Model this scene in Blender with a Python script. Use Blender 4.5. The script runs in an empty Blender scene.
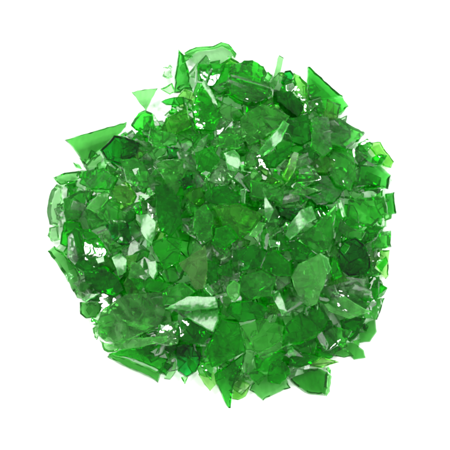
import bpy, bmesh, math, random
from mathutils import Vector, Matrix

random.seed(11)
S = 0.0005                       # metres per photograph pixel on the sheet
SC = bpy.context.scene
COL = SC.collection

# ------------------------------------------------------------------ camera
D = 0.72
TILT = math.radians(9)
cam = bpy.data.cameras.new("camera")
camo = bpy.data.objects.new("camera", cam)
COL.objects.link(camo)
camo.location = (0, -D * math.sin(TILT), D * math.cos(TILT))
camo.rotation_euler = (TILT, 0, 0)
cam.sensor_width = 36
cam.lens = 18 / (225 * S / D)
cam.clip_start = 0.01
cam.clip_end = 20
SC.camera = camo
CL = Vector(camo.location)
RX = Vector((1, 0, 0)); RY = Vector((0, math.cos(TILT), math.sin(TILT))); RZ = Vector((0, -math.sin(TILT), math.cos(TILT)))


def ray(px, py):
    return (RX * ((px - 225) * S) + RY * ((225 - py) * S) - RZ * D).normalized()


def hit(px, py, p0, n):
    d = ray(px, py)
    return CL + d * ((p0 - CL).dot(n) / d.dot(n))


# the heap: height over the sheet (metres)
CX, CY, RAD, HGT = (222 - 225) * S, (225 - 222) * S, 176 * S, 42 * S


def mound(x, y):
    r = math.hypot(x - CX, y - CY) / RAD
    return HGT * max(0.0, 1 - r ** 2.0) if r < 1 else 0.0


def mnormal(x, y):
    e = 2 * S
    gx = (mound(x + e, y) - mound(x - e, y)) / (2 * e)
    gy = (mound(x, y + e) - mound(x, y - e)) / (2 * e)
    return Vector((-gx, -gy, 1)).normalized()


def on_heap(px, py, lift):
    z = 0.0
    for _ in range(12):
        p = hit(px, py, Vector((0, 0, z)), Vector((0, 0, 1)))
        z = mound(p.x, p.y) + lift
    return hit(px, py, Vector((0, 0, z)), Vector((0, 0, 1)))


# ------------------------------------------------------------------ light
w = bpy.data.worlds.new("World")
SC.world = w
w.use_nodes = True
bg = w.node_tree.nodes["Background"]
bg.inputs[0].default_value = (1.0, 1.0, 1.0, 1)
bg.inputs[1].default_value = 1.0
# made-up surround: bright sides to light the edges, dim overhead against veiling reflections
wt = w.node_tree
_tc = wt.nodes.new('ShaderNodeTexCoord'); _sx = wt.nodes.new('ShaderNodeSeparateXYZ'); _mr = wt.nodes.new('ShaderNodeMapRange')
_mr.interpolation_type = 'SMOOTHSTEP'
wt.links.new(_tc.outputs['Generated'], _sx.inputs[0]); wt.links.new(_sx.outputs['Z'], _mr.inputs[0])
_mr.inputs[1].default_value = 0.10; _mr.inputs[2].default_value = 0.52; _mr.inputs[3].default_value = 1.9; _mr.inputs[4].default_value = 0.13
wt.links.new(_mr.outputs[0], bg.inputs[1])


def lamp(name, loc, size, power, col=(1, 1, 1), size_y=None):
    l = bpy.data.lights.new(name, 'AREA')
    l.shape = 'RECTANGLE'
    l.size = size; l.size_y = size_y or size
    l.energy = power; l.color = col
    o = bpy.data.objects.new(name, l)
    COL.objects.link(o)
    o.location = loc
    o.rotation_euler = (-Vector(loc)).to_track_quat('-Z', 'Y').to_euler()
    return o


LK = Vector((-0.55, 0.55, 1.05))
LF = Vector((0.75, -0.15, 0.95))
lamp("softbox_key", LK, 0.60, 5.2, (1, 0.99, 0.97), 0.46)
lamp("softbox_fill", LF, 0.50, 3.0, (0.98, 1, 1), 0.35)
LB = Vector((0.15, 0.85, 0.85))
lamp("sparkle_lamp", LB, 0.08, 3.0, (0.94, 0.98, 1))  # small unseen lamp added for sparkle on the chips
for k_, p_ in enumerate(((-0.75, -0.35, 0.85), (0.55, 0.6, 0.9), (0.3, -0.85, 0.8))):
    lamp("sparkle_lamp", p_, 0.09, 1.9, (1, 0.99, 0.96))  # more unseen lamps added to scatter sparkles over the heap


# ------------------------------------------------------------------ materials
TONES = {   # one pass transmission through 2.5 mm
    'clear': (0.93, 0.96, 0.92), 'pale': (0.38, 0.80, 0.34), 'yellow': (0.36, 0.80, 0.20),
    'mid': (0.22, 0.78, 0.20), 'vivid': (0.07, 0.74, 0.065), 'olive': (0.20, 0.72, 0.10),
    'deep': (0.03, 0.56, 0.04), 'dark': (0.012, 0.62, 0.10), 'glint': (0.30, 0.74, 0.30),
    'leaf': (0.17, 0.56, 0.15), 'haze': (0.34, 0.55, 0.24), 'frost': (0.34, 0.78, 0.30), 'emerald': (0.08, 0.56, 0.08),  # the hazed olive tone carries a reflected sheen in its colour
    'faint': (0.60, 0.84, 0.58), 'spark': (0.45, 0.85, 0.45),
    'grey': (0.24, 0.76, 0.20),
}
WORD = {'clear': 'colourless', 'pale': 'pale green', 'yellow': 'yellow-green', 'mid': 'mid green', 'vivid': 'vivid green',
        'olive': 'olive green', 'deep': 'deep green', 'dark': 'blackish green', 'glint': 'bright glinting', 'grey': 'hazy grey-green', 'faint': 'faint green', 'leaf': 'light green', 'haze': 'hazed olive', 'frost': 'frosted pale green', 'emerald': 'emerald green', 'spark': 'sparkling'}
MATS = {}


def glass(tone, v=0):
    key = (tone, v)
    if key in MATS:
        return MATS[key]
    m = bpy.data.materials.new("%s_glass" % tone)
    m.use_nodes = True
    nt = m.node_tree; N = nt.nodes; L = nt.links
    N.clear()
    out = N.new('ShaderNodeOutputMaterial')
    g = N.new('ShaderNodeBsdfGlass'); g.inputs['IOR'].default_value = 1.5
    g.inputs['Color'].default_value = (1, 1, 1, 1)
    tc = N.new('ShaderNodeTexCoord'); oi = N.new('ShaderNodeObjectInfo')
    mul = N.new('ShaderNodeMath'); mul.operation = 'MULTIPLY'; mul.inputs[1].default_value = 37.0
    L.new(oi.outputs['Random'], mul.inputs[0])
    n1 = N.new('ShaderNodeTexNoise'); n1.noise_dimensions = '4D'; n1.inputs['Scale'].default_value = 170; n1.inputs['Detail'].default_value = 2
    n2 = N.new('ShaderNodeTexNoise'); n2.noise_dimensions = '4D'; n2.inputs['Scale'].default_value = 900; n2.inputs['Detail'].default_value = 4
    n3 = N.new('ShaderNodeTexNoise'); n3.noise_dimensions = '4D'; n3.inputs['Scale'].default_value = 420; n3.inputs['Detail'].default_value = 5
    mp = N.new('ShaderNodeMapping'); mp.inputs['Scale'].default_value = (1, 0.38, 0.6); mp.inputs['Rotation'].default_value = (0, 0, 0.6 + v)
    L.new(tc.outputs['Object'], mp.inputs[0])
    L.new(tc.outputs['Object'], n1.inputs['Vector']); L.new(tc.outputs['Object'], n2.inputs['Vector']); L.new(mp.outputs[0], n3.inputs['Vector'])
    for n in (n1, n2, n3):
        L.new(mul.outputs[0], n.inputs['W'])
    b1 = N.new('ShaderNodeBump'); b1.inputs['Strength'].default_value = 0.24; b1.inputs['Distance'].default_value = 0.0012
    b2 = N.new('ShaderNodeBump'); b2.inputs['Strength'].default_value = 0.09; b2.inputs['Distance'].default_value = 0.00022
    L.new(n1.outputs[0], b1.inputs['Height']); L.new(n3.outputs[0], b2.inputs['Height']); L.new(b1.outputs[0], b2.inputs['Normal'])
    L.new(b2.outputs[0], g.inputs['Normal'])
    rr = N.new('ShaderNodeMapRange'); rr.inputs[1].default_value = 0.35; rr.inputs[2].default_value = 0.75
    rr.inputs[3].default_value = 0.07 if tone == 'glint' else 0.02; rr.inputs[4].default_value = 0.24 if tone == 'glint' else 0.06 if tone in ('spark', 'clear') else 0.09
    L.new(n2.outputs[0], rr.inputs[0]); L.new(rr.outputs[0], g.inputs['Roughness'])
    # glass dust and scuffing, green lifted in place of light scattered inside the heap
    T = TONES[tone]
    dcol = (0.9 * T[0] ** 1.25, 0.08 + 0.9 * T[1], 0.9 * T[2] ** 1.25) if tone not in ('dark',) else (0.003, 0.09, 0.012)
    df = N.new('ShaderNodeBsdfDiffuse'); df.inputs[0].default_value = dcol + (1,)
    tr = N.new('ShaderNodeBsdfTranslucent'); tr.inputs[0].default_value = dcol + (1,)
    mx0 = N.new('ShaderNodeMixShader'); mx0.inputs[0].default_value = 0.6
    L.new(df.outputs[0], mx0.inputs[1]); L.new(tr.outputs[0], mx0.inputs[2])
    fr = N.new('ShaderNodeMapRange'); fr.inputs[1].default_value = 0.40; fr.inputs[2].default_value = 0.72
    lo_, hi_ = {'dark': (0.03, 0.1), 'frost': (0.17, 0.32), 'haze': (0.14, 0.28), 'glint': (0.12, 0.26)}.get(tone, (0.05, 0.18))
    fr.inputs[3].default_value = lo_; fr.inputs[4].default_value = hi_
    L.new(n3.outputs[0], fr.inputs[0])
    mx = N.new('ShaderNodeMixShader')
    L.new(fr.outputs[0], mx.inputs[0]); L.new(g.outputs[0], mx.inputs[1]); L.new(mx0.outputs[0], mx.inputs[2])
    L.new(mx.outputs[0], out.inputs['Surface'])
    sg = [-math.log(t) / 0.0025 for t in T]
    dn = max(sg)
    va = N.new('ShaderNodeVolumeAbsorption'); va.inputs['Density'].default_value = dn
    va.inputs['Color'].default_value = tuple(1 - s / dn for s in sg) + (1,)
    L.new(va.outputs[0], out.inputs['Volume'])
    MATS[key] = m
    return m


# ------------------------------------------------------------------ shard mesh
def area2(p):
    return sum(p[i][0] * p[(i + 1) % len(p)][1] - p[(i + 1) % len(p)][0] * p[i][1] for i in range(len(p)))


def shard_bm(bm, pts, th, bend, rnd, mat=0, xf=None, seg=3.4, ragged=0.25, bumpy=0.0, ribs=0):
    """pts: outline in metres on the shard's own plane; th: thickness; bend: curvature 1/m"""
    if area2(pts) < 0:
        pts = pts[::-1]
    out = []
    n = len(pts)
    for i in range(n):
        a, b = Vector(pts[i]), Vector(pts[(i + 1) % n])
        ln = (b - a).length
        k = max(1, int(ln / (seg * S)))
        nrm = Vector(((b - a).y, -(b - a).x)).normalized()
        bow = rnd.uniform(-0.03, 0.03) * ln
        for j in range(k):
            t = j / k
            o = 4 * bow * t * (1 - t) + (rnd.gauss(0, ragged * S) if j else 0)
            out.append(a.lerp(b, t) + nrm * o)
    n = len(out)
    slope = rnd.uniform(-0.25, 0.9) * th * 0.5
    rings = []
    ins = []
    for i in range(n):
        p, q = out[i - 1], out[(i + 1) % n]
        d = (q - p)
        ins.append(Vector((-d.y, d.x)).normalized() if d.length > 1e-9 else Vector((0, 0)))
    mz = rnd.uniform(-0.15, 0.35) * th
    ph = rnd.uniform(0, 6)
    for kind in range(3):
        ring = []
        for i in range(n):
            if kind == 0:
                o = 0.10 * th + abs(rnd.gauss(0, 0.05)) * th; z = th / 2
            elif kind == 1:
                o = 0; z = mz + 0.16 * th * math.sin(i * 0.9 + ph)
            else:
                o = 0.12 * th + max(0, slope) + abs(rnd.gauss(0, 0.05)) * th; z = -th / 2
            p = out[i] + ins[i] * o
            ring.append(bm.verts.new((p.x, p.y, z)))
        rings.append(ring)
    faces = [bm.faces.new(rings[0]), bm.faces.new(rings[2][::-1])]
    for a, b in ((0, 1), (1, 2)):
        for i in range(n):
            j = (i + 1) % n
            faces.append(bm.faces.new((rings[a][j], rings[a][i], rings[b][i], rings[b][j])))
    for f in faces:
        f.material_index = mat
    ang = rnd.uniform(0, math.pi)
    ax = Vector((math.cos(ang), math.sin(ang), 0))
    vs = [v for r in rings for v in r]
    if abs(bend) > 1e-6 or ribs:
        geom = set(vs) | set(faces)
        for f in faces:
            geom |= set(f.edges)
        dots = [v.co.dot(ax) for v in vs]
        lo, hi = min(dots), max(dots)
        k = max(2, min(9, int((hi - lo) / (4.5 * S))))
        if ribs:
            k = max(6, int((hi - lo) / (2.2 * S)))
        levels = [rnd.uniform(-1, 1) for _ in range(k + 1)]
        for q in range(1, k):
            c = lo + (hi - lo) * q / k
            r = bmesh.ops.bisect_plane(bm, geom=list(geom), dist=1e-7, plane_co=ax * c, plane_no=ax)
            geom = set(r['geom'])
        vs = [e for e in geom if isinstance(e, bmesh.types.BMVert)]
        fs = [e for e in geom if isinstance(e, bmesh.types.BMFace)]
        mid = (lo + hi) / 2
        for v in vs:
            u = v.co.dot(ax) - mid
            v.co.z += -0.5 * bend * u * u + bend * (hi - lo) ** 2 / 24
            if ribs:
                t = (u + mid - lo) / (hi - lo) * k
                v.co.z += ribs * S * levels[min(k, max(0, int(round(t))))]
        for f in fs:
            f.normal_update()
        bmesh.ops.triangulate(bm, faces=[f for f in fs if len(f.verts) > 4])
    if bumpy:
        for v in vs:
            v.co += Vector((rnd.gauss(0, 1), rnd.gauss(0, 1), rnd.gauss(0, 1))) * bumpy * S
    if xf is not None:
        for v in vs:
            v.co = xf @ v.co
    return vs


def finish(bm, name, mats, parent=None):
    bm.normal_update()
    # flat faces stay crisp, the gently bent faces shade smoothly
    for f in bm.faces:
        f.smooth = True
    for e in bm.edges:
        if len(e.link_faces) == 2 and e.link_faces[0].normal.angle(e.link_faces[1].normal, 3) > math.radians(24):
            e.smooth = False
    me = bpy.data.meshes.new(name)
    bm.to_mesh(me); bm.free()
    for m in mats:
        me.materials.append(m)
    o = bpy.data.objects.new(name, me)
    COL.objects.link(o)
    if parent:
        o.parent = parent
    return o


VIEW = RZ


def frame_for(pos, tilt):
    """rotation whose +Z is the shard's normal"""
    n = tilt.normalized()
    x = Vector((1, 0, 0)); x = (x - n * x.dot(n)).normalized()
    y = n.cross(x)
    return Matrix((x, y, n)).transposed()


def lamp_half(pos, L, rnd, j=0.055):
    v = (CL - pos).normalized(); l = (L - pos).normalized()
    h = (v + l).normalized()
    return (h + Vector((rnd.gauss(0, j), rnd.gauss(0, j), 0))).normalized()


THINGS = []   # (px, py, object, tone)


def place(name, tone, lift, th, poly, label, bend=None, tilt=None, ragged=0.25, bumpy=0.0, ribs=0, child=None, short=None, seed=None):
    rnd = random.Random(seed if seed is not None else hash((poly[0][0] * 7 + poly[0][1] * 13 + len(poly), )) & 0xffff)
    cx = sum(p[0] for p in poly) / len(poly); cy = sum(p[1] for p in poly) / len(poly)
    pos = on_heap(cx, cy, lift * S)
    edge = math.hypot(cx - 222, cy - 222) / 176
    mn = mnormal(pos.x, pos.y)
    big = max(math.hypot(p[0] - cx, p[1] - cy) for p in poly) > 9
    if tone == 'glint' and not big:
        tone = 'spark'
    if edge > 0.76 and tone in ('mid', 'vivid', 'deep') and not child:
        th *= 1.5
    if tone in ('glint', 'spark') and tilt is None:
        n = lamp_half(pos, LK if big else rnd.choice([LB, LB, LK]), rnd)
    elif tilt == 'key':
        n = lamp_half(pos, LK, rnd)
    elif tilt == 'fill':
        n = lamp_half(pos, LF, rnd)
    elif tilt is not None:
        n = Vector((tilt[0], tilt[1], 1)).normalized()
    else:
        k = 0.30 * (1 - min(1, edge) ** 3) + 0.06
        for _ in range(30):
            n = (mn * 0.6 + Vector((0, 0, 0.4)) + Vector((rnd.gauss(0, k), rnd.gauss(0, k), 0))).normalized()
            # the broad faces seen in the photograph do not mirror the lamps
            if not big or n.z > 0.88 and min(n.angle(lamp_half(pos, q, rnd, 0)) for q in (LK, LF)) > math.radians(14):
                break
    M3 = frame_for(pos, n)
    M3 = M3 @ Matrix.Rotation(rnd.uniform(0, 6.283), 3, 'Z')
    inv = M3.transposed()

    def to_local(pl):
        return [(lambda v: (v.x, v.y))(inv @ (hit(a, b, pos, n) - pos)) for a, b in pl]
    loc = to_local(poly)
    if bend is None:
        bend = 36 if tone in ('glint', 'spark') else rnd.choice([0, 6, 10, 14, 18, -8])
    bm = bmesh.new()
    shard_bm(bm, loc, th * S, bend, rnd, ragged=ragged, bumpy=bumpy, ribs=ribs)
    low = min((M3 @ v.co).z for v in bm.verts) + pos.z
    if low < 0.2 * S:
        # stay on the ray so the piece keeps its place, resting on the sheet
        up = 0.2 * S - low
        d = (CL - pos).normalized()
        pos = pos + d * (up / d.z)
    mat = glass(tone, rnd.randrange(2))
    MW = Matrix.Translation(pos) @ M3.to_4x4()
    if child:
        root = bpy.data.objects.new(name, None)
        root.empty_display_size = 0.005
        COL.objects.link(root); root.matrix_world = MW
        finish(bm, "body", [mat], root)
        for cn, ct, cl, cth, cp, clab in child:
            b2 = bmesh.new()
            shard_bm(b2, to_local(cp), cth * S, 0, rnd, xf=Matrix.Translation((0, 0, cl * S)))
            c = finish(b2, cn, [glass(ct)], root)
            if clab:
                c['label'] = clab
    else:
        root = finish(bm, name, [mat])
        root.matrix_world = MW
    root['label'] = label
    root['category'] = 'glass shard'
    root['group'] = 'pieces of broken green glass in the heap'
    THINGS.append((cx, cy, root, tone, short))
    return root


def P(s):
    return [tuple(float(c) for c in q.split(',')) for q in s.split()]


BND = P("178,52 212,50 250,64 290,74 318,82 345,106 362,134 386,152 393,180 392,212 388,236 388,270 382,296 374,320 362,346 336,360 326,390 296,386 262,396 232,396 206,384 184,376 160,376 118,356 98,340 84,316 72,290 58,264 52,238 52,204 62,180 82,164 92,142 124,128 136,118 147,112 155,116 164,113 170,104 173,94")


# every piece the photograph lets one tell apart: kind, tone, lift, thickness, outline, label, short name
HAND = [
    ('glass_shard', 'emerald', 4, 5, P('178,49 184,55 189,72 193,92 174,93 175,75'),
     'tall vivid green spike standing at the top left rim', 'tall vivid spike', {}),
    ('glass_shard', 'faint', 2, 5, P('184,53 196,47 213,46 221,42 229,44 237,54 235,58 228,57 225,65 212,65 200,66 192,61'),
     'pale curved bottle lip piece with a hooked tip at the very top', 'curved pale bottle lip', {'bend': 12.0, 'tilt': (0.02, -0.12), 'child': ('bottle_rim', 'mid', 1.0, 4.0, '184,53 196,47 213,46 221,42 229,44 237,54 235,58 229,51 222,47 213,50 197,52 187,58', 'darker rolled rim')}),
    ('glass_shard', 'vivid', 5, 5, P('196,65 226,64 223,73 214,88 208,88 200,80'),
     'vivid green four-sided plate just under the curved pale bottle lip', 'plate under bottle lip', {}),
    ('glass_shard', 'vivid', 4, 4, P('209,88 223,66 233,65 230,92 220,96'),
     'bright green slab left of the big lumpy chunk at the top', '', {}),
    ('glass_chunk', 'mid', 7, 9, P('231,66 250,61 257,64 264,70 267,75 263,82 270,85 272,95 262,104 250,106 240,104 230,96 224,90'),
     'big lumpy mid green chunk with bright flecks at the top', 'big lumpy top chunk', {'bumpy': 0.7}),
    ('glass_splinter', 'leaf', 4, 3.5, P('279,55 284,58 281,70 277,84 274,90 270,86 273,78 276,66'),
     'tall pale green stick pointing up from the top rim', 'tall pale stick', {}),
    ('glass_splinter', 'glint', 9, 3, P('203,78 207,82 214,95 218,106 213,104 206,92 202,85'),
     'white glinting sliver under the vivid plate near the top', 'white sliver near top', {}),
    ('glass_chip', 'faint', 1, 4, P('164,67 170,64 173,67 172,77 166,80 162,76'),
     'colourless crumb of glass left of the tall vivid spike', 'colourless crumb', {'bumpy': 0.8}),
    ('glass_chip', 'pale', 2, 3, P('160,89 172,83 176,92 170,95'),
     'small pale triangle at the foot of the tall vivid spike', '', {}),
    ('glass_splinter', 'deep', 5, 4, P('161,102 170,98 184,97 188,103 176,106 166,105'),
     'dark green splinter pointing left below the tall vivid spike', 'dark left-pointing splinter', {}),
    ('glass_shard', 'leaf', 0, 4, P('131,92 158,88 152,99 146,111 140,104'),
     'small pale green triangle standing on its tip at upper left', 'triangle on its tip', {}),
    ('glass_chunk', 'vivid', 3, 6, P('131,126 139,114 146,111 153,114 155,130 145,133 136,131'),
     'small vivid green piece under the triangle standing on its tip', '', {}),
    ('glass_shard', 'leaf', 2, 7, P('64,140 127,122 126,127 110,142 98,152 84,168 80,158 70,145'),
     'large flat green triangle sticking out at the upper left', 'large upper left triangle', {'tilt': (0.1, -0.06)}),
    ('glass_shard', 'dark', 7, 8, P('100,150 114,135 126,136 140,143 137,156 121,166 106,160'),
     'blackish green slab lying over the large upper left triangle', 'blackish upper left slab', {'tilt': (0.1, -0.12)}),
    ('glass_shard', 'pale', 1, 4, P('80,158 86,166 92,158 100,154 104,160 98,168 88,172'),
     'pale piece under the tip of the large upper left triangle', '', {}),
    ('glass_splinter', 'leaf', 1, 4, P('53,178 62,174 80,171 80,178 70,184 60,185'),
     'pale pointed blade sticking out of the left rim', 'pale left rim blade', {}),
    ('glass_chip', 'mid', 3, 3, P('73,163 80,165 82,169 76,168'),
     'tiny green stub above the pale left rim blade', '', {}),
    ('glass_shard', 'faint', 2, 7, P('52,190 57,184 63,186 64,200 61,215 58,226 50,225 48,212 49,200'),
     'upright hazy glass piece with a rounded edge on the left rim', 'rounded left rim piece', {}),
    ('glass_chunk', 'faint', 1, 6, P('50,227 58,225 60,240 52,242 48,236'),
     'pale stubby block at the left edge under the rounded rim piece', 'stubby left block', {}),
    ('glass_shard', 'leaf', 1, 5, P('47,251 54,246 64,252 76,266 82,282 77,296 72,290 64,274 56,262'),
     'long pale blade along the lower left rim', 'long pale rim blade', {}),
    ('glass_shard', 'mid', 3, 5, P('63,200 80,190 95,192 88,205 78,220 66,222'),
     'mid green plate right of the rounded left rim piece', '', {}),
    ('glass_shard', 'vivid', 3, 5, P('64,222 80,222 86,238 88,262 78,258 68,248 60,244'),
     'vivid green panel beside the stubby left block', 'vivid left panel', {}),
    ('glass_shard', 'frost', 6, 3, P('86,208 98,194 106,192 112,194 108,200 98,214'),
     'light green four-sided flake near the left rim', 'light left flake', {}),
    ('glass_shard', 'mid', 5, 5, P('98,214 108,200 120,205 119,220 106,222'),
     'mid green square piece just right of the light left flake', '', {}),
    ('glass_shard', 'dark', 5, 5, P('104,224 128,222 134,245 122,246 112,240'),
     'dark green blade left of the silvery leaf-shaped shard', '', {'tilt': (0.15, -0.12)}),
    ('glass_shard', 'glint', 13, 3, P('140,215 148,214 156,222 155,235 151,244 146,240 141,232'),
     'silvery leaf-shaped shard pointing down left of the middle', 'silvery leaf shard', {'tilt': 'key'}),
    ('glass_shard', 'deep', 8, 5, P('155,185 170,183 180,200 182,225 172,236 160,232 156,212'),
     'tall deep green panel right of the silvery leaf shard', 'tall deep panel', {}),
    ('glass_shard', 'glint', 9, 3, P('112,258 120,253 128,260 126,272 118,276'),
     'brightest white glinting shard at the lower left', 'brightest left glint', {}),
    ('glass_chip', 'yellow', 8, 4, P('126,256 137,254 136,262 128,270'),
     'yellow-green chip touching the brightest left glint', '', {}),
    ('glass_chunk', 'glint', 9, 4, P('148,262 156,261 158,272 154,280 149,274'),
     'white glinting nugget right of the brightest left glint', 'white nugget', {}),
    ('glass_chip', 'glint', 9, 3, P('96,259 104,256 105,262 98,264'),
     'small white glint left of the brightest left glint', '', {}),
    ('glass_shard', 'vivid', 6, 5, P('85,240 98,236 108,250 104,262 92,266 86,256'),
     'vivid green piece above left of the brightest left glint', '', {}),
    ('glass_shard', 'deep', 5, 5, P('84,270 104,266 120,278 125,290 114,298 98,292 86,282'),
     'broad deep green plate under the brightest left glint', 'broad deep left plate', {}),
    ('glass_chip', 'glint', 8, 3, P('82,300 88,294 99,294 94,298 86,302'),
     'white glinting sliver over the light block at lower left', '', {}),
    ('glass_chunk', 'leaf', 2, 6, P('80,302 92,302 104,302 102,310 96,318 86,319 80,314'),
     'light green block jutting out at the lower left rim', 'light lower left block', {}),
    ('glass_chip', 'pale', 2, 4, P('74,292 82,280 88,290 84,300 77,298'),
     'pale chip at the lower end of the long rim blade', '', {}),
    ('glass_shard', 'pale', 8, 6, P('97,322 103,309 126,294 166,290 169,300 160,326 122,344 106,342 97,334'),
     'large smooth blunt-cornered slab at the lower left of the heap', 'large rounded slab', {'bend': 9.0, 'tilt': (-0.06, -0.14)}),
    ('glass_chip', 'pale', 1, 4, P('93,328 98,325 100,334 97,340 94,336'),
     'tiny pale flake left of the large rounded slab', '', {}),
    ('glass_chip', 'vivid', 11, 4, P('101,332 106,331 109,335 106,339 102,338'),
     'tiny bright green bead on the corner of the large rounded slab', '', {}),
    ('glass_shard', 'pale', 2, 4, P('100,340 108,343 120,347 118,351 108,352 104,350'),
     'pale strip under the large rounded slab', '', {}),
    ('glass_shard', 'vivid', 3, 6, P('108,354 124,349 150,346 166,347 168,352 162,372 126,357'),
     'folded green shard with a pale lower edge at the bottom left rim', 'folded bottom shard', {'child': ('broken_edge', 'leaf', -2.0, 8.0, '107,357 109,354 126,358 162,372 158,383 132,370', 'pale broken edge'), 'tilt': (0.0, 0.0)}),
    ('glass_chip', 'pale', 1, 4, P('166,372 170,352 177,350 176,372 170,380 164,379'),
     'pale crumbly piece right of the folded bottom shard', '', {}),
    ('glass_chunk', 'dark', 7, 6, P('176,346 182,344 200,347 202,358 196,372 186,378 178,372 175,358'),
     'blackish green rounded chunk at the bottom rim', 'blackish bottom chunk', {'tilt': (0.15, 0.1)}),
    ('glass_chip', 'grey', 0, 3, P('181,377 189,375 185,384'),
     'tiny grey point under the blackish bottom chunk', '', {}),
    ('glass_shard', 'yellow', 2, 4, P('198,374 214,372 216,384 210,391 204,384'),
     'short light green tooth pointing down at the bottom rim', 'short light tooth', {}),
    ('glass_shard', 'emerald', 6, 6, P('214,374 246,352 244,362 236,378 232,394 231,408 228,408 221,394 216,384'),
     'long vivid green tooth pointing down, lowest of the heap', 'long lowest tooth', {}),
    ('glass_chip', 'yellow', 1, 5, P('232,384 240,378 250,384 246,396 238,400 232,399'),
     'pale yellowish lump right of the long lowest tooth', '', {}),
    ('glass_shard', 'leaf', 2, 4, P('249,390 252,384 264,374 284,372 291,388 276,394 263,401'),
     'pale green five-sided plate at the bottom rim', 'five-sided bottom plate', {'tilt': (0.0, -0.05)}),
    ('glass_splinter', 'pale', 5, 3, P('246,352 254,352 252,362 240,376'),
     'pale strip beside the root of the long lowest tooth', '', {}),
    ('glass_shard', 'leaf', 3, 7, P('286,374 296,369 318,368 328,372 326,396 308,394 298,388 291,382'),
     'separate rounded slab with a bright edge at the bottom right', 'bottom right slab', {'child': ('broken_edge', 'pale', -1.0, 5.0, '328,373 332,376 330,392 326,397', 'bright thin edge'), 'tilt': (0.0, 0.0)}),
    ('glass_shard', 'yellow', 2, 3, P('302,366 314,362 322,356 326,358 340,362 322,368'),
     'yellowish flat sliver above the bottom right slab', '', {}),
    ('glass_shard', 'leaf', 2, 4, P('328,352 336,345 346,350 354,356 344,358 332,356'),
     'pale flat piece above right of the yellowish sliver', '', {}),
    ('glass_chip', 'leaf', 2, 4, P('344,346 350,342 356,344 364,350 366,358 354,360 350,356'),
     'small clear-edged chip at the lower right corner of the rim', '', {}),
    ('glass_shard', 'leaf', 1, 4, P('358,330 368,322 376,318 377,332 370,342 360,343'),
     'pale green plate on the lower right rim', 'pale lower right plate', {}),
    ('glass_shard', 'leaf', 2, 5, P('362,306 372,300 384,298 380,312 376,320 364,318'),
     'light green piece just above the pale lower right plate', '', {}),
    ('glass_chunk', 'vivid', 4, 8, P('355,290 364,284 372,276 380,282 386,288 384,294 378,300 366,304 356,300'),
     'crumbly bright green chunk on the right rim', 'crumbly right chunk', {'bumpy': 1.0}),
    ('glass_shard', 'yellow', 2, 4, P('372,258 382,250 390,250 389,276 386,279 380,274 374,264'),
     'yellow-green pointed plate on the right rim', 'yellow right rim plate', {}),
    ('glass_chip', 'vivid', 7, 3, P('377,266 386,256 388,262 382,272'),
     'small vivid triangle lying on the yellow right rim plate', '', {}),
    ('glass_shard', 'mid', 3, 5, P('370,242 380,232 390,232 391,248 384,250 372,252'),
     'square green piece above the yellow right rim plate', '', {}),
    ('glass_shard', 'emerald', 1, 5, P('385,194 394,192 396,214 388,215 384,210'),
     'vivid green piece reaching farthest out on the right', 'farthest right piece', {}),
    ('glass_shard', 'mid', 4, 5, P('348,200 384,196 388,214 378,222 372,228 352,226 346,215'),
     'broad mid green panel left of the farthest right piece', 'broad right panel', {}),
    ('glass_shard', 'emerald', 5, 5, P('354,150 360,144 372,158 384,170 391,176 388,190 370,186 356,188 358,170'),
     'ribbed vivid green shard on the upper right rim', 'ribbed right shard', {'ribs': 0.5}),
    ('glass_shard', 'yellow', 1, 4, P('366,143 380,142 386,152 394,162 391,168 384,166 376,156 370,148'),
     'yellow-green flake behind the ribbed right shard', 'yellow flake upper right', {}),
    ('glass_shard', 'mid', 5, 5, P('327,120 340,120 352,128 365,133 360,140 346,150 330,146 318,140'),
     'mid green triangle pointing right on the upper right rim', 'right-pointing triangle', {'ribs': 0.5}),
    ('glass_shard', 'emerald', 6, 6, P('307,67 310,67 322,78 343,97 312,103 307,98'),
     'large vivid green triangle standing up at the upper right', 'large upper right triangle', {'child': ('broken_edge', 'vivid', -1.0, 4.0, '308,101 343,97 349,106 342,113 336,116 318,113 310,109', 'brighter lower facet'), 'tilt': (0.1, 0.1)}),
    ('glass_shard', 'olive', 5, 4, P('293,73 300,76 307,84 308,104 308,112 300,114 304,106 294,92'),
     'olive shard left of the large upper right triangle', 'olive shard at top', {}),
    ('glass_chunk', 'dark', 4, 6, P('281,82 284,72 290,71 294,76 290,86 284,86'),
     'small blackish knob at the top right of the pale stick', 'blackish top knob', {}),
    ('glass_chunk', 'deep', 5, 8, P('273,90 290,92 300,104 304,112 295,120 284,112 274,104'),
     'deep green chunk under the blackish top knob', 'deep top chunk', {}),
    ('glass_chip', 'clear', 12, 4, P('286,85 293,83 295,88 290,93 286,90'),
     'small whitish crystal on the olive shard at the top', '', {}),
    ('glass_shard', 'mid', 6, 5, P('310,118 328,118 332,150 322,158 310,148'),
     'mid green panel left of the right-pointing triangle', '', {}),
    ('glass_shard', 'deep', 5, 5, P('284,120 308,114 312,140 300,146 286,140'),
     'deep green plate under the deep top chunk', '', {}),
    ('glass_shard', 'grey', 8, 4, P('240,118 262,104 276,108 290,116 282,128 262,140 250,146 240,136'),
     'hazy fan-shaped shard under the big lumpy top chunk', 'hazy fan shard', {'bend': 14.0, 'tilt': (-0.1, -0.15), 'ribs': 0.5}),
    ('glass_shard', 'glint', 14, 5, P('257,153 268,138 284,120 290,124 280,142 264,156'),
     'long narrow bar with a white glint, upper right of the middle', 'long glinting bar', {'tilt': 'fill', 'ribs': 0.5}),
    ('glass_shard', 'deep', 9, 5, P('264,160 280,148 294,142 290,156 276,168 266,168'),
     'deep green bar parallel to the long glinting bar', '', {'ribs': 0.5}),
    ('glass_splinter', 'yellow', 11, 4, P('282,178 288,164 294,152 299,154 296,168 288,182'),
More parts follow.
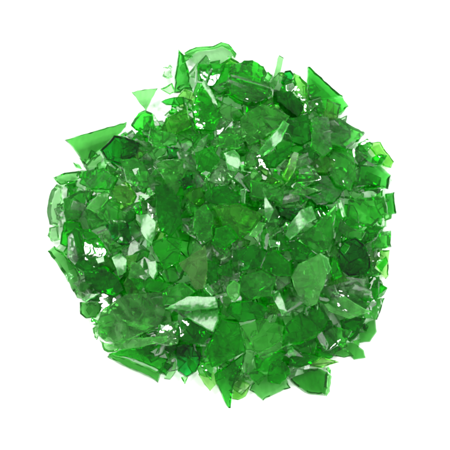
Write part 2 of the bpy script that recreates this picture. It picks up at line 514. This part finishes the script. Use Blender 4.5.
     'bright yellow-green bar with a white end right of the glinting bar', 'bright yellow bar', {}),
    ('glass_shard', 'glint', 9, 4, P('224,154 234,150 240,156 242,164 236,172 228,170'),
     'cloudy white glinting patch above the middle of the heap', 'cloudy white patch', {}),
    ('glass_shard', 'mid', 8, 4, P('218,134 238,134 240,149 220,148'),
     'squarish mid green face above the cloudy white patch', '', {}),
    ('glass_shard', 'vivid', 8, 5, P('192,106 200,84 212,100 222,116 214,132 196,130'),
     'large smooth green panel right below the white sliver near the top', 'smooth upper panel', {'bend': 12.0}),
    ('glass_shard', 'olive', 6, 5, P('166,118 188,106 192,126 178,134 160,132'),
     'olive green plate left of the smooth upper panel', '', {}),
    ('glass_shard', 'mid', 5, 5, P('150,128 160,132 178,134 176,146 158,150 148,142'),
     'mid green plate below the olive plate at upper left', '', {}),
    ('glass_shard', 'dark', 5, 5, P('166,146 178,148 178,158 168,160'),
     'dark green square piece standing in for a shaded hollow, left of the upper middle', 'dark upper square', {}),  # dark glass put where the heap only has a shaded gap
    ('glass_shard', 'grey', 8, 4, P('156,164 164,160 184,158 190,166 182,180 176,196 168,188'),
     'hazy grey-green wedge under the dark upper square', 'hazy upper wedge', {'tilt': (0.1, -0.15)}),
    ('glass_shard', 'dark', 7, 5, P('178,180 192,174 194,186 184,190'),
     'small blackish piece right of the hazy upper wedge', '', {}),
    ('glass_shard', 'vivid', 6, 5, P('195,152 212,146 220,160 208,176 196,170'),
     'vivid green shard left of the cloudy white patch', '', {}),
    ('glass_shard', 'mid', 5, 5, P('120,160 134,158 152,168 156,184 142,192 126,182'),
     'mid green plate below right of the blackish upper left slab', '', {}),
    ('glass_chip', 'glint', 9, 3, P('132,170 139,168 140,175 135,176'),
     'tiny white spark below the blackish upper left slab', '', {}),
    ('glass_shard', 'vivid', 5, 5, P('84,172 104,168 118,178 112,190 92,190 80,184'),
     'vivid green plate right of the pale left rim blade', '', {}),
    ('glass_chip', 'glint', 8, 3, P('104,158 111,158 111,164 105,164'),
     'tiny white spark at the lower edge of the blackish slab', '', {}),
    ('glass_shard', 'olive', 9, 5, P('212,206 240,204 262,214 254,230 240,240 222,226'),
     'brownish olive shard in the very middle of the heap', 'olive middle shard', {}),
    ('glass_shard', 'vivid', 10, 5, P('216,228 230,224 238,238 224,250 212,244'),
     'saturated green piece under the olive middle shard', '', {}),
    ('glass_splinter', 'glint', 10, 3, P('264,190 268,200 274,210 268,222 265,216'),
     'pale upright splinter right of the middle', 'pale upright splinter', {}),
    ('glass_shard', 'frost', 9, 3, P('248,236 258,222 266,224 256,238'),
     'pale flake below left of the pale upright splinter', '', {}),
    ('glass_chip', 'glint', 10, 3, P('268,240 280,242 280,247 270,248'),
     'intense white glint right of the olive middle shard', 'intense middle glint', {}),
    ('glass_splinter', 'glint', 10, 3, P('240,190 246,188 245,204 241,202'),
     'narrow white splinter above the olive middle shard', '', {}),
    ('glass_shard', 'glint', 16, 4, P('285,235 292,222 302,210 312,206 316,218 306,226 296,236 290,240'),
     'large white-faced shard catching the light right of the middle', 'large white-faced shard', {'tilt': 'key'}),
    ('glass_shard', 'mid', 10, 6, P('294,240 310,228 330,210 337,203 334,236 328,250 318,254'),
     'large smooth mid green shard right of the white-faced shard', 'large smooth right shard', {'bend': 7.0}),
    ('glass_shard', 'dark', 7, 5, P('276,206 284,208 302,208 292,222 280,216'),
     'dark triangle above the large white-faced shard', '', {}),
    ('glass_shard', 'deep', 8, 5, P('284,240 296,240 318,254 312,262 294,262'),
     'deep green sliver below the large white-faced shard', '', {}),
    ('glass_splinter', 'glint', 12, 3, P('337,200 341,200 346,216 343,218'),
     'thin bright splinter on the right, above the rounded dark piece', 'thin right splinter', {}),
    ('glass_chunk', 'dark', 9, 7, P('337,252 345,240 356,237 364,243 371,258 371,269 362,276 349,277 339,270'),
     'rounded blackish bottle-base chunk near the right rim', 'rounded blackish chunk', {'bend': 10.0, 'tilt': (-0.12, -0.22)}),
    ('glass_chip', 'vivid', 14, 3, P('340,250 345,243 350,246 345,254'),
     'tiny bright green chip standing in for a reflection on the rounded blackish chunk', '', {}),  # added chip, its colour takes the place of a bright reflection
    ('glass_shard', 'frost', 12, 6, P('291,276 298,264 320,253 329,259 328,272 317,304 308,307 299,298'),
     'pale blunt tongue-shaped shard, lower right of the middle', 'pale tongue shard', {'child': ('broken_edge', 'glint', 2.0, 3.0, '322,255 328,258 332,268 328,274 324,264', 'white glinting upper edge'), 'bend': 10.0}),
    ('glass_shard', 'vivid', 9, 5, P('332,258 338,262 342,276 334,280 330,274'),
     'bright green sliver between the tongue shard and the blackish chunk', '', {}),
    ('glass_shard', 'haze', 11, 4, P('179,263 205,245 208,270 205,288 196,290 188,276'),
     'olive triangle with reflected haze in its colour, left below the middle', 'hazed olive triangle', {}),
    ('glass_shard', 'glint', 14, 4, P('165,309 190,296 216,297 218,308 190,311'),
     'upper blade of the pale fan-shaped pair, lower left of the middle', 'upper fan blade', {'tilt': 'key', 'ribs': 0.5}),
    ('glass_shard', 'glint', 15, 4, P('184,315 190,313 218,310 219,320 213,332 199,325'),
     'lower whitish blade of the pale fan-shaped pair', 'whitish fan blade', {'tilt': 'key', 'ribs': 0.5}),
    ('glass_chip', 'glint', 12, 3, P('203,286 208,284 214,292 212,296 206,290'),
     'white sparkle between the hazed olive triangle and the fan blades', '', {}),
    ('glass_shard', 'frost', 10, 4, P('226,288 234,280 240,284 240,296 234,302 228,296'),
     'hazy white-speckled chip below the middle', 'hazy speckled chip', {}),
    ('glass_shard', 'glint', 10, 4, P('272,295 278,290 284,300 288,312 282,316 276,304'),
     'narrow glinting tube-like piece left of the pale tongue shard', 'glinting tube piece', {}),
    ('glass_shard', 'vivid', 8, 5, P('214,333 222,318 240,324 246,346 246,352 226,362 212,368 204,352'),
     'broad vivid plate above the long lowest tooth', 'broad vivid bottom plate', {'tilt': (-0.05, -0.22)}),
    ('glass_shard', 'grey', 9, 5, P('240,326 262,318 284,326 280,342 262,352 246,350'),
     'hazy rounded plate right of the broad vivid bottom plate', 'hazy rounded plate', {}),
    ('glass_shard', 'vivid', 9, 6, P('284,326 300,312 322,306 330,320 318,336 300,344 282,346'),
     'large bright green plate under the pale tongue shard', 'bright lower right plate', {'ribs': 0.5}),
    ('glass_shard', 'vivid', 5, 5, P('254,356 276,350 286,352 282,362 272,372 256,370'),
     'vivid green piece above the five-sided bottom plate', '', {}),
    ('glass_chip', 'glint', 8, 3, P('287,348 293,347 294,353 288,355'),
     'small white square glint under the bright lower right plate', '', {}),
    ('glass_shard', 'vivid', 5, 5, P('290,356 304,352 322,356 312,364 298,368 288,366'),
     'vivid green sliver above the bottom right slab', '', {}),
    ('glass_shard', 'mid', 6, 5, P('318,336 334,326 352,330 346,344 336,346 322,352'),
     'mid green plate at the lower right, inside the rim', '', {}),
    ('glass_shard', 'mid', 7, 5, P('334,290 356,296 370,304 362,318 340,312 328,304'),
     'mid green plate left below the crumbly right chunk', 'plate by crumbly chunk', {}),
    ('glass_shard', 'deep', 6, 5, P('340,320 356,316 366,318 358,336 350,342 342,336'),
     'deep green plate left of the pale lower right plate', '', {}),
    ('glass_shard', 'deep', 7, 5, P('184,318 198,322 212,334 204,344 184,342 176,334'),
     'deep green piece under the whitish fan blade', '', {}),
    ('glass_shard', 'mid', 7, 5, P('162,290 184,282 196,292 180,302 164,306'),
     'mid green plate left of the upper fan blade', '', {}),
    ('glass_shard', 'pale', 6, 4, P('168,322 180,320 178,344 168,346 150,342'),
     'light streaky piece above the folded bottom shard', '', {}),
    ('glass_chip', 'glint', 9, 3, P('200,340 206,338 206,346 200,346'),
     'tiny white glint above the blackish bottom chunk', '', {}),
    ('glass_shard', 'vivid', 7, 5, P('150,243 168,236 182,240 180,262 164,270 158,258'),
     'vivid green plate right of the white nugget', '', {}),
    ('glass_shard', 'vivid', 6, 5, P('130,278 160,280 174,284 160,292 138,290'),
     'vivid green strip along the top of the large rounded slab', '', {}),
    ('glass_chunk', 'grey', 8, 7, P('296,170 312,166 318,180 306,190 292,188'),
     'crackled sparkling lump right of the bright yellow bar', 'crackled sparkling lump', {'bumpy': 1.4}),
    ('glass_shard', 'mid', 7, 5, P('322,150 340,148 352,150 356,176 350,190 336,186 326,170'),
     'tall mid green shard left of the ribbed right shard', 'tall upper right shard', {'ribs': 0.5}),
    ('glass_shard', 'deep', 7, 5, P('312,176 328,176 344,190 334,204 316,206 304,196'),
     'deep green plate below the crackled sparkling lump', '', {}),
    ('glass_shard', 'mid', 8, 5, P('250,180 270,184 284,190 282,204 268,200 250,196'),
     'mid green plate below the left end of the yellow bar', '', {}),
    ('glass_shard', 'deep', 7, 5, P('206,190 226,184 242,196 240,204 214,204 204,200'),
     'deep green plate above the olive middle shard', '', {}),
    ('glass_shard', 'mid', 8, 5, P('194,210 206,204 214,216 212,240 202,244 194,232'),
     'mid green upright piece left of the olive middle shard', '', {}),
    ('glass_shard', 'deep', 9, 5, P('234,250 256,244 268,252 262,268 240,272 230,262'),
     'deep green plate directly below the middle', 'deep plate below middle', {}),
    ('glass_shard', 'vivid', 8, 5, P('262,256 276,250 290,262 292,276 276,276 262,270'),
     'vivid green plate left of the pale tongue shard', '', {}),
    ('glass_shard', 'mid', 8, 5, P('240,276 262,270 276,278 272,296 250,300 238,290'),
     'mid green plate right of the hazy speckled chip', '', {}),
    ('glass_shard', 'deep', 7, 5, P('232,302 252,300 268,308 262,318 240,322 226,312'),
     'deep green plate above the hazy rounded plate', '', {}),
    ('glass_shard', 'mid', 6, 5, P('340,218 352,228 366,232 362,240 346,238 338,230'),
     'mid green strip above the rounded blackish chunk', '', {}),
    ('glass_splinter', 'frost', 9, 3, P('106,346 130,338 167,336 166,342 124,350'),
     'long pale strip along the lower edge of the large rounded slab', '', {}),
    ('glass_splinter', 'pale', 8, 4, P('256,352 280,340 285,346 262,361'),
     'pale narrow piece above the five-sided bottom plate', '', {}),
    ('glass_shard', 'frost', 10, 3, P('320,300 345,296 372,312 350,319 330,312'),
     'long light flake lying inside the lower right rim', 'long lower right flake', {}),
    ('glass_shard', 'pale', 8, 4, P('131,262 140,264 148,276 140,284 128,278'),
     'light flake under the yellow-green chip at lower left', '', {}),
    ('glass_splinter', 'pale', 10, 3, P('300,186 322,190 306,196 290,193'),
     'short pale sliver under the crackled sparkling lump', '', {}),
]
NB = 560
for nm, tone, lift, th, poly, label, short, kw in HAND:
    kw = dict(kw)
    kw.pop('ribs', None)
    if 'child' in kw:
        c = kw['child']; kw['child'] = [(c[0], c[1], c[2], c[3], P(c[4]), c[5])]
    place(nm, tone, lift, th, poly, label, short=short, **kw)


# ------------------------------------------------------------------ smaller pieces between the big ones
def inside(poly, x, y):
    r = False
    for i in range(len(poly)):
        x1, y1 = poly[i]; x2, y2 = poly[i - 1]
        if (y1 > y) != (y2 > y) and x < (x2 - x1) * (y - y1) / (y2 - y1) + x1:
            r = not r
    return r


POLYS = [h[4] for h in HAND]


def rand_poly(rnd, cx, cy, r):
    k = rnd.choice([3, 3, 4, 4, 5, 5, 6])
    el = rnd.uniform(0.45, 1.0); a0 = rnd.uniform(0, 6.28); ro = rnd.uniform(0, 3.14)
    out = []
    for i in range(k):
        a = a0 + 6.283 * (i + rnd.uniform(-0.28, 0.28)) / k
        q = r * rnd.uniform(0.75, 1.2)
        u, v = q * math.cos(a), q * math.sin(a) * el
        out.append((cx + u * math.cos(ro) - v * math.sin(ro), cy + u * math.sin(ro) + v * math.cos(ro)))
    return out


LAND = [(t[0], t[1], t[4]) for t in THINGS if t[4]]
TAKEN = set(t[2]['label'] for t in THINGS)


def direction(dx, dy):
    a = math.degrees(math.atan2(-dy, dx)) % 360
    return ['right of', 'above and right of', 'above', 'above and left of', 'left of', 'below and left of', 'below', 'below and right of'][int((a + 22.5) // 45) % 8]


def auto_label(cx, cy, r, tone, k, el):
    near = sorted(LAND, key=lambda l: math.hypot(l[0] - cx, l[1] - cy))
    size = 'tiny' if r < 5 else 'small' if r < 9 else 'medium'
    shape = 'triangular chip' if k == 3 else 'four-sided chip' if k == 4 else 'many-sided chip'
    w_ = WORD[tone]
    for l in near[:3]:
        s = "%s %s %s %s the %s" % (size, w_, shape, direction(cx - l[0], cy - l[1]), l[2])
        if s not in TAKEN and len(s.split()) <= 16:
            break
    else:
        for a in near[:4]:
            for b in near[:6]:
                s = "%s %s %s between the %s and the %s" % (size, w_, shape.split()[-1], a[2], b[2])
                if a is not b and s not in TAKEN and len(s.split()) <= 16:
                    TAKEN.add(s); return s
    TAKEN.add(s)
    return s


rnd = random.Random(5)
placed = []
NF = 296 - len(HAND)
tries = 0
while len(placed) < NF and tries < 60000:
    tries += 1
    x = rnd.uniform(50, 392); y = rnd.uniform(50, 396)
    if not inside(BND, x, y):
        continue
    cov = sum(inside(p, x, y) for p in POLYS)
    small = len(placed) > NF * 0.75
    if cov > 0 and not small:
        continue
    if small and cov > 1:
        continue
    r = rnd.uniform(3.0, 6.5) if small else rnd.uniform(9, 16)
    if any(math.hypot(x - a, y - b) < 0.55 * (r + c) for a, b, c in placed):
        if tries < 40000:
            continue
    placed.append((x, y, r))
    pl = rand_poly(rnd, x, y, r)
    for _ in range(3):
        if not all(inside(BND, *p) for p in pl):
            r *= 0.7
            pl = [(x + (a - x) * 0.7, y + (b - y) * 0.7) for a, b in pl]
    if r < 2.5 or not all(inside(BND, *p) for p in pl):
        placed.pop()
        continue
    tone = rnd.choice(['mid', 'mid', 'vivid', 'vivid', 'pale', 'deep', 'deep', 'grey', 'olive', 'glint' if rnd.random() < .25 else 'mid', 'yellow' if rnd.random() < .4 else 'mid'])
    if small:
        tone = rnd.choice(['pale', 'mid', 'glint', 'glint', 'glint', 'mid', 'clear', 'yellow', 'vivid', 'grey', 'vivid', 'pale', 'mid'])
    cx = sum(p[0] for p in pl) / len(pl); cy = sum(p[1] for p in pl) / len(pl)
    place('glass_chip', tone, rnd.uniform(4.5, 8) if small else rnd.uniform(-1, 4), rnd.uniform(2, 4) if small else rnd.uniform(3.5, 6), pl,
          auto_label(cx, cy, r, tone, len(pl), 1), seed=len(placed) * 17 + 3, bumpy=0.25 if small else 0.1, ribs=0.35 if rnd.random() < 0.22 else 0)

# ------------------------------------------------------------------ the rest of the heap, too many to count
bm = bmesh.new()
tn = ['mid', 'vivid', 'clear', 'faint']
rnd = random.Random(8)
cnt = 0
seen = []
while cnt < NB:
    a = rnd.uniform(0, 6.283); r = math.sqrt(rnd.random()) * 0.93
    x = CX + RAD * r * math.cos(a); y = CY + RAD * r * math.sin(a)
    top = mound(x, y) - 3 * S
    if top < 2.5 * S:
        continue
    first = cnt < NB * 0.4
    if first:
        # an even upper layer, so that no hole runs down to the sheet
        gap = 11.0 * 0.9985 ** len(seen)
        if any(math.hypot(x - a_, y - b_) < gap * S for a_, b_ in seen[-400:]) and rnd.random() < 0.995:
            continue
        seen.append((x, y))
    z = top + 2 * S - (rnd.random() ** 1.9 if not first else 0.2 * rnd.random()) * min(top - 2 * S, 34 * S)
    rr = rnd.uniform(10, 21)
    k = rnd.choice([3, 4, 4, 5, 6])
    q = RX.dot(Vector((x, y, z)) - CL), RY.dot(Vector((x, y, z)) - CL), -RZ.dot(Vector((x, y, z)) - CL)
    sx, sy = 225 + q[0] / q[2] * D / S, 225 - q[1] / q[2] * D / S
    while rr > 4 and not all(inside(BND, sx + rr * 1.15 * math.cos(t), sy + rr * 1.15 * math.sin(t)) for t in (0, 1.05, 2.1, 3.14, 4.2, 5.25)):
        rr *= 0.8
    if rr <= 4:
        if first:
            seen.pop()
        continue
    pl = [(p[0] * S, p[1] * S) for p in rand_poly(rnd, 0, 0, rr)]
    n = (mnormal(x, y) + Vector((rnd.gauss(0, 0.4), rnd.gauss(0, 0.4), 0))).normalized()
    if z < 7 * S:
        n = Vector((rnd.gauss(0, 0.06), rnd.gauss(0, 0.06), 1)).normalized()
    M = Matrix.Translation((x, y, z)) @ frame_for(None, n).to_4x4()
    vs = shard_bm(bm, pl, rnd.uniform(3.5, 6) * S, 0, rnd, mat=rnd.choice([0, 0, 1, 3]) if first else rnd.choice([2, 3, 3, 0]), xf=M, seg=8)
    lo = min(v.co.z for v in vs)
    if lo < 0.3 * S:
        for v in vs:
            v.co.z += 0.3 * S - lo
    cnt += 1
st = finish(bm, "crushed_glass", [glass(t) for t in tn])
st['kind'] = 'stuff'
st['label'] = 'crushed green glass packed under the top pieces of the heap'
st['category'] = 'broken glass'

# ------------------------------------------------------------------ white sheet
bm = bmesh.new()
bmesh.ops.create_grid(bm, x_segments=8, y_segments=8, size=1.6)
me = bpy.data.meshes.new("ground"); bm.to_mesh(me); bm.free()
gr = bpy.data.objects.new("ground", me); COL.objects.link(gr)
gr['kind'] = 'structure'; gr['label'] = 'plain white sheet under the heap of glass'; gr['category'] = 'ground'
m = bpy.data.materials.new("white_sheet"); m.use_nodes = True
b = m.node_tree.nodes['Principled BSDF']
b.inputs['Base Color'].default_value = (0.92, 0.92, 0.92, 1); b.inputs['Roughness'].default_value = 0.9
b.inputs['Specular IOR Level'].default_value = 0.1
nz = m.node_tree.nodes.new('ShaderNodeTexNoise'); nz.inputs['Scale'].default_value = 600
bp = m.node_tree.nodes.new('ShaderNodeBump'); bp.inputs['Strength'].default_value = 0.05; bp.inputs['Distance'].default_value = 0.0002
m.node_tree.links.new(nz.outputs[0], bp.inputs['Height']); m.node_tree.links.new(bp.outputs[0], b.inputs['Normal'])
me.materials.append(m)

# ------------------------------------------------------------------ render
SC.view_settings.view_transform = 'Standard'
SC.view_settings.look = 'None'
SC.view_settings.exposure = 1.28
SC.view_settings.gamma = 1
c = SC.cycles
c.max_bounces = 20; c.transmission_bounces = 20; c.glossy_bounces = 8; c.diffuse_bounces = 4; c.volume_bounces = 0
c.transparent_max_bounces = 8
c.caustics_reflective = True; c.caustics_refractive = True
c.sample_clamp_indirect = 6; c.sample_clamp_direct = 0
c.blur_glossy = 0.3
c.filter_width = 2.2
c.use_denoising = True
c.denoiser = 'OPENIMAGEDENOISE'
SC.render.film_transparent = False
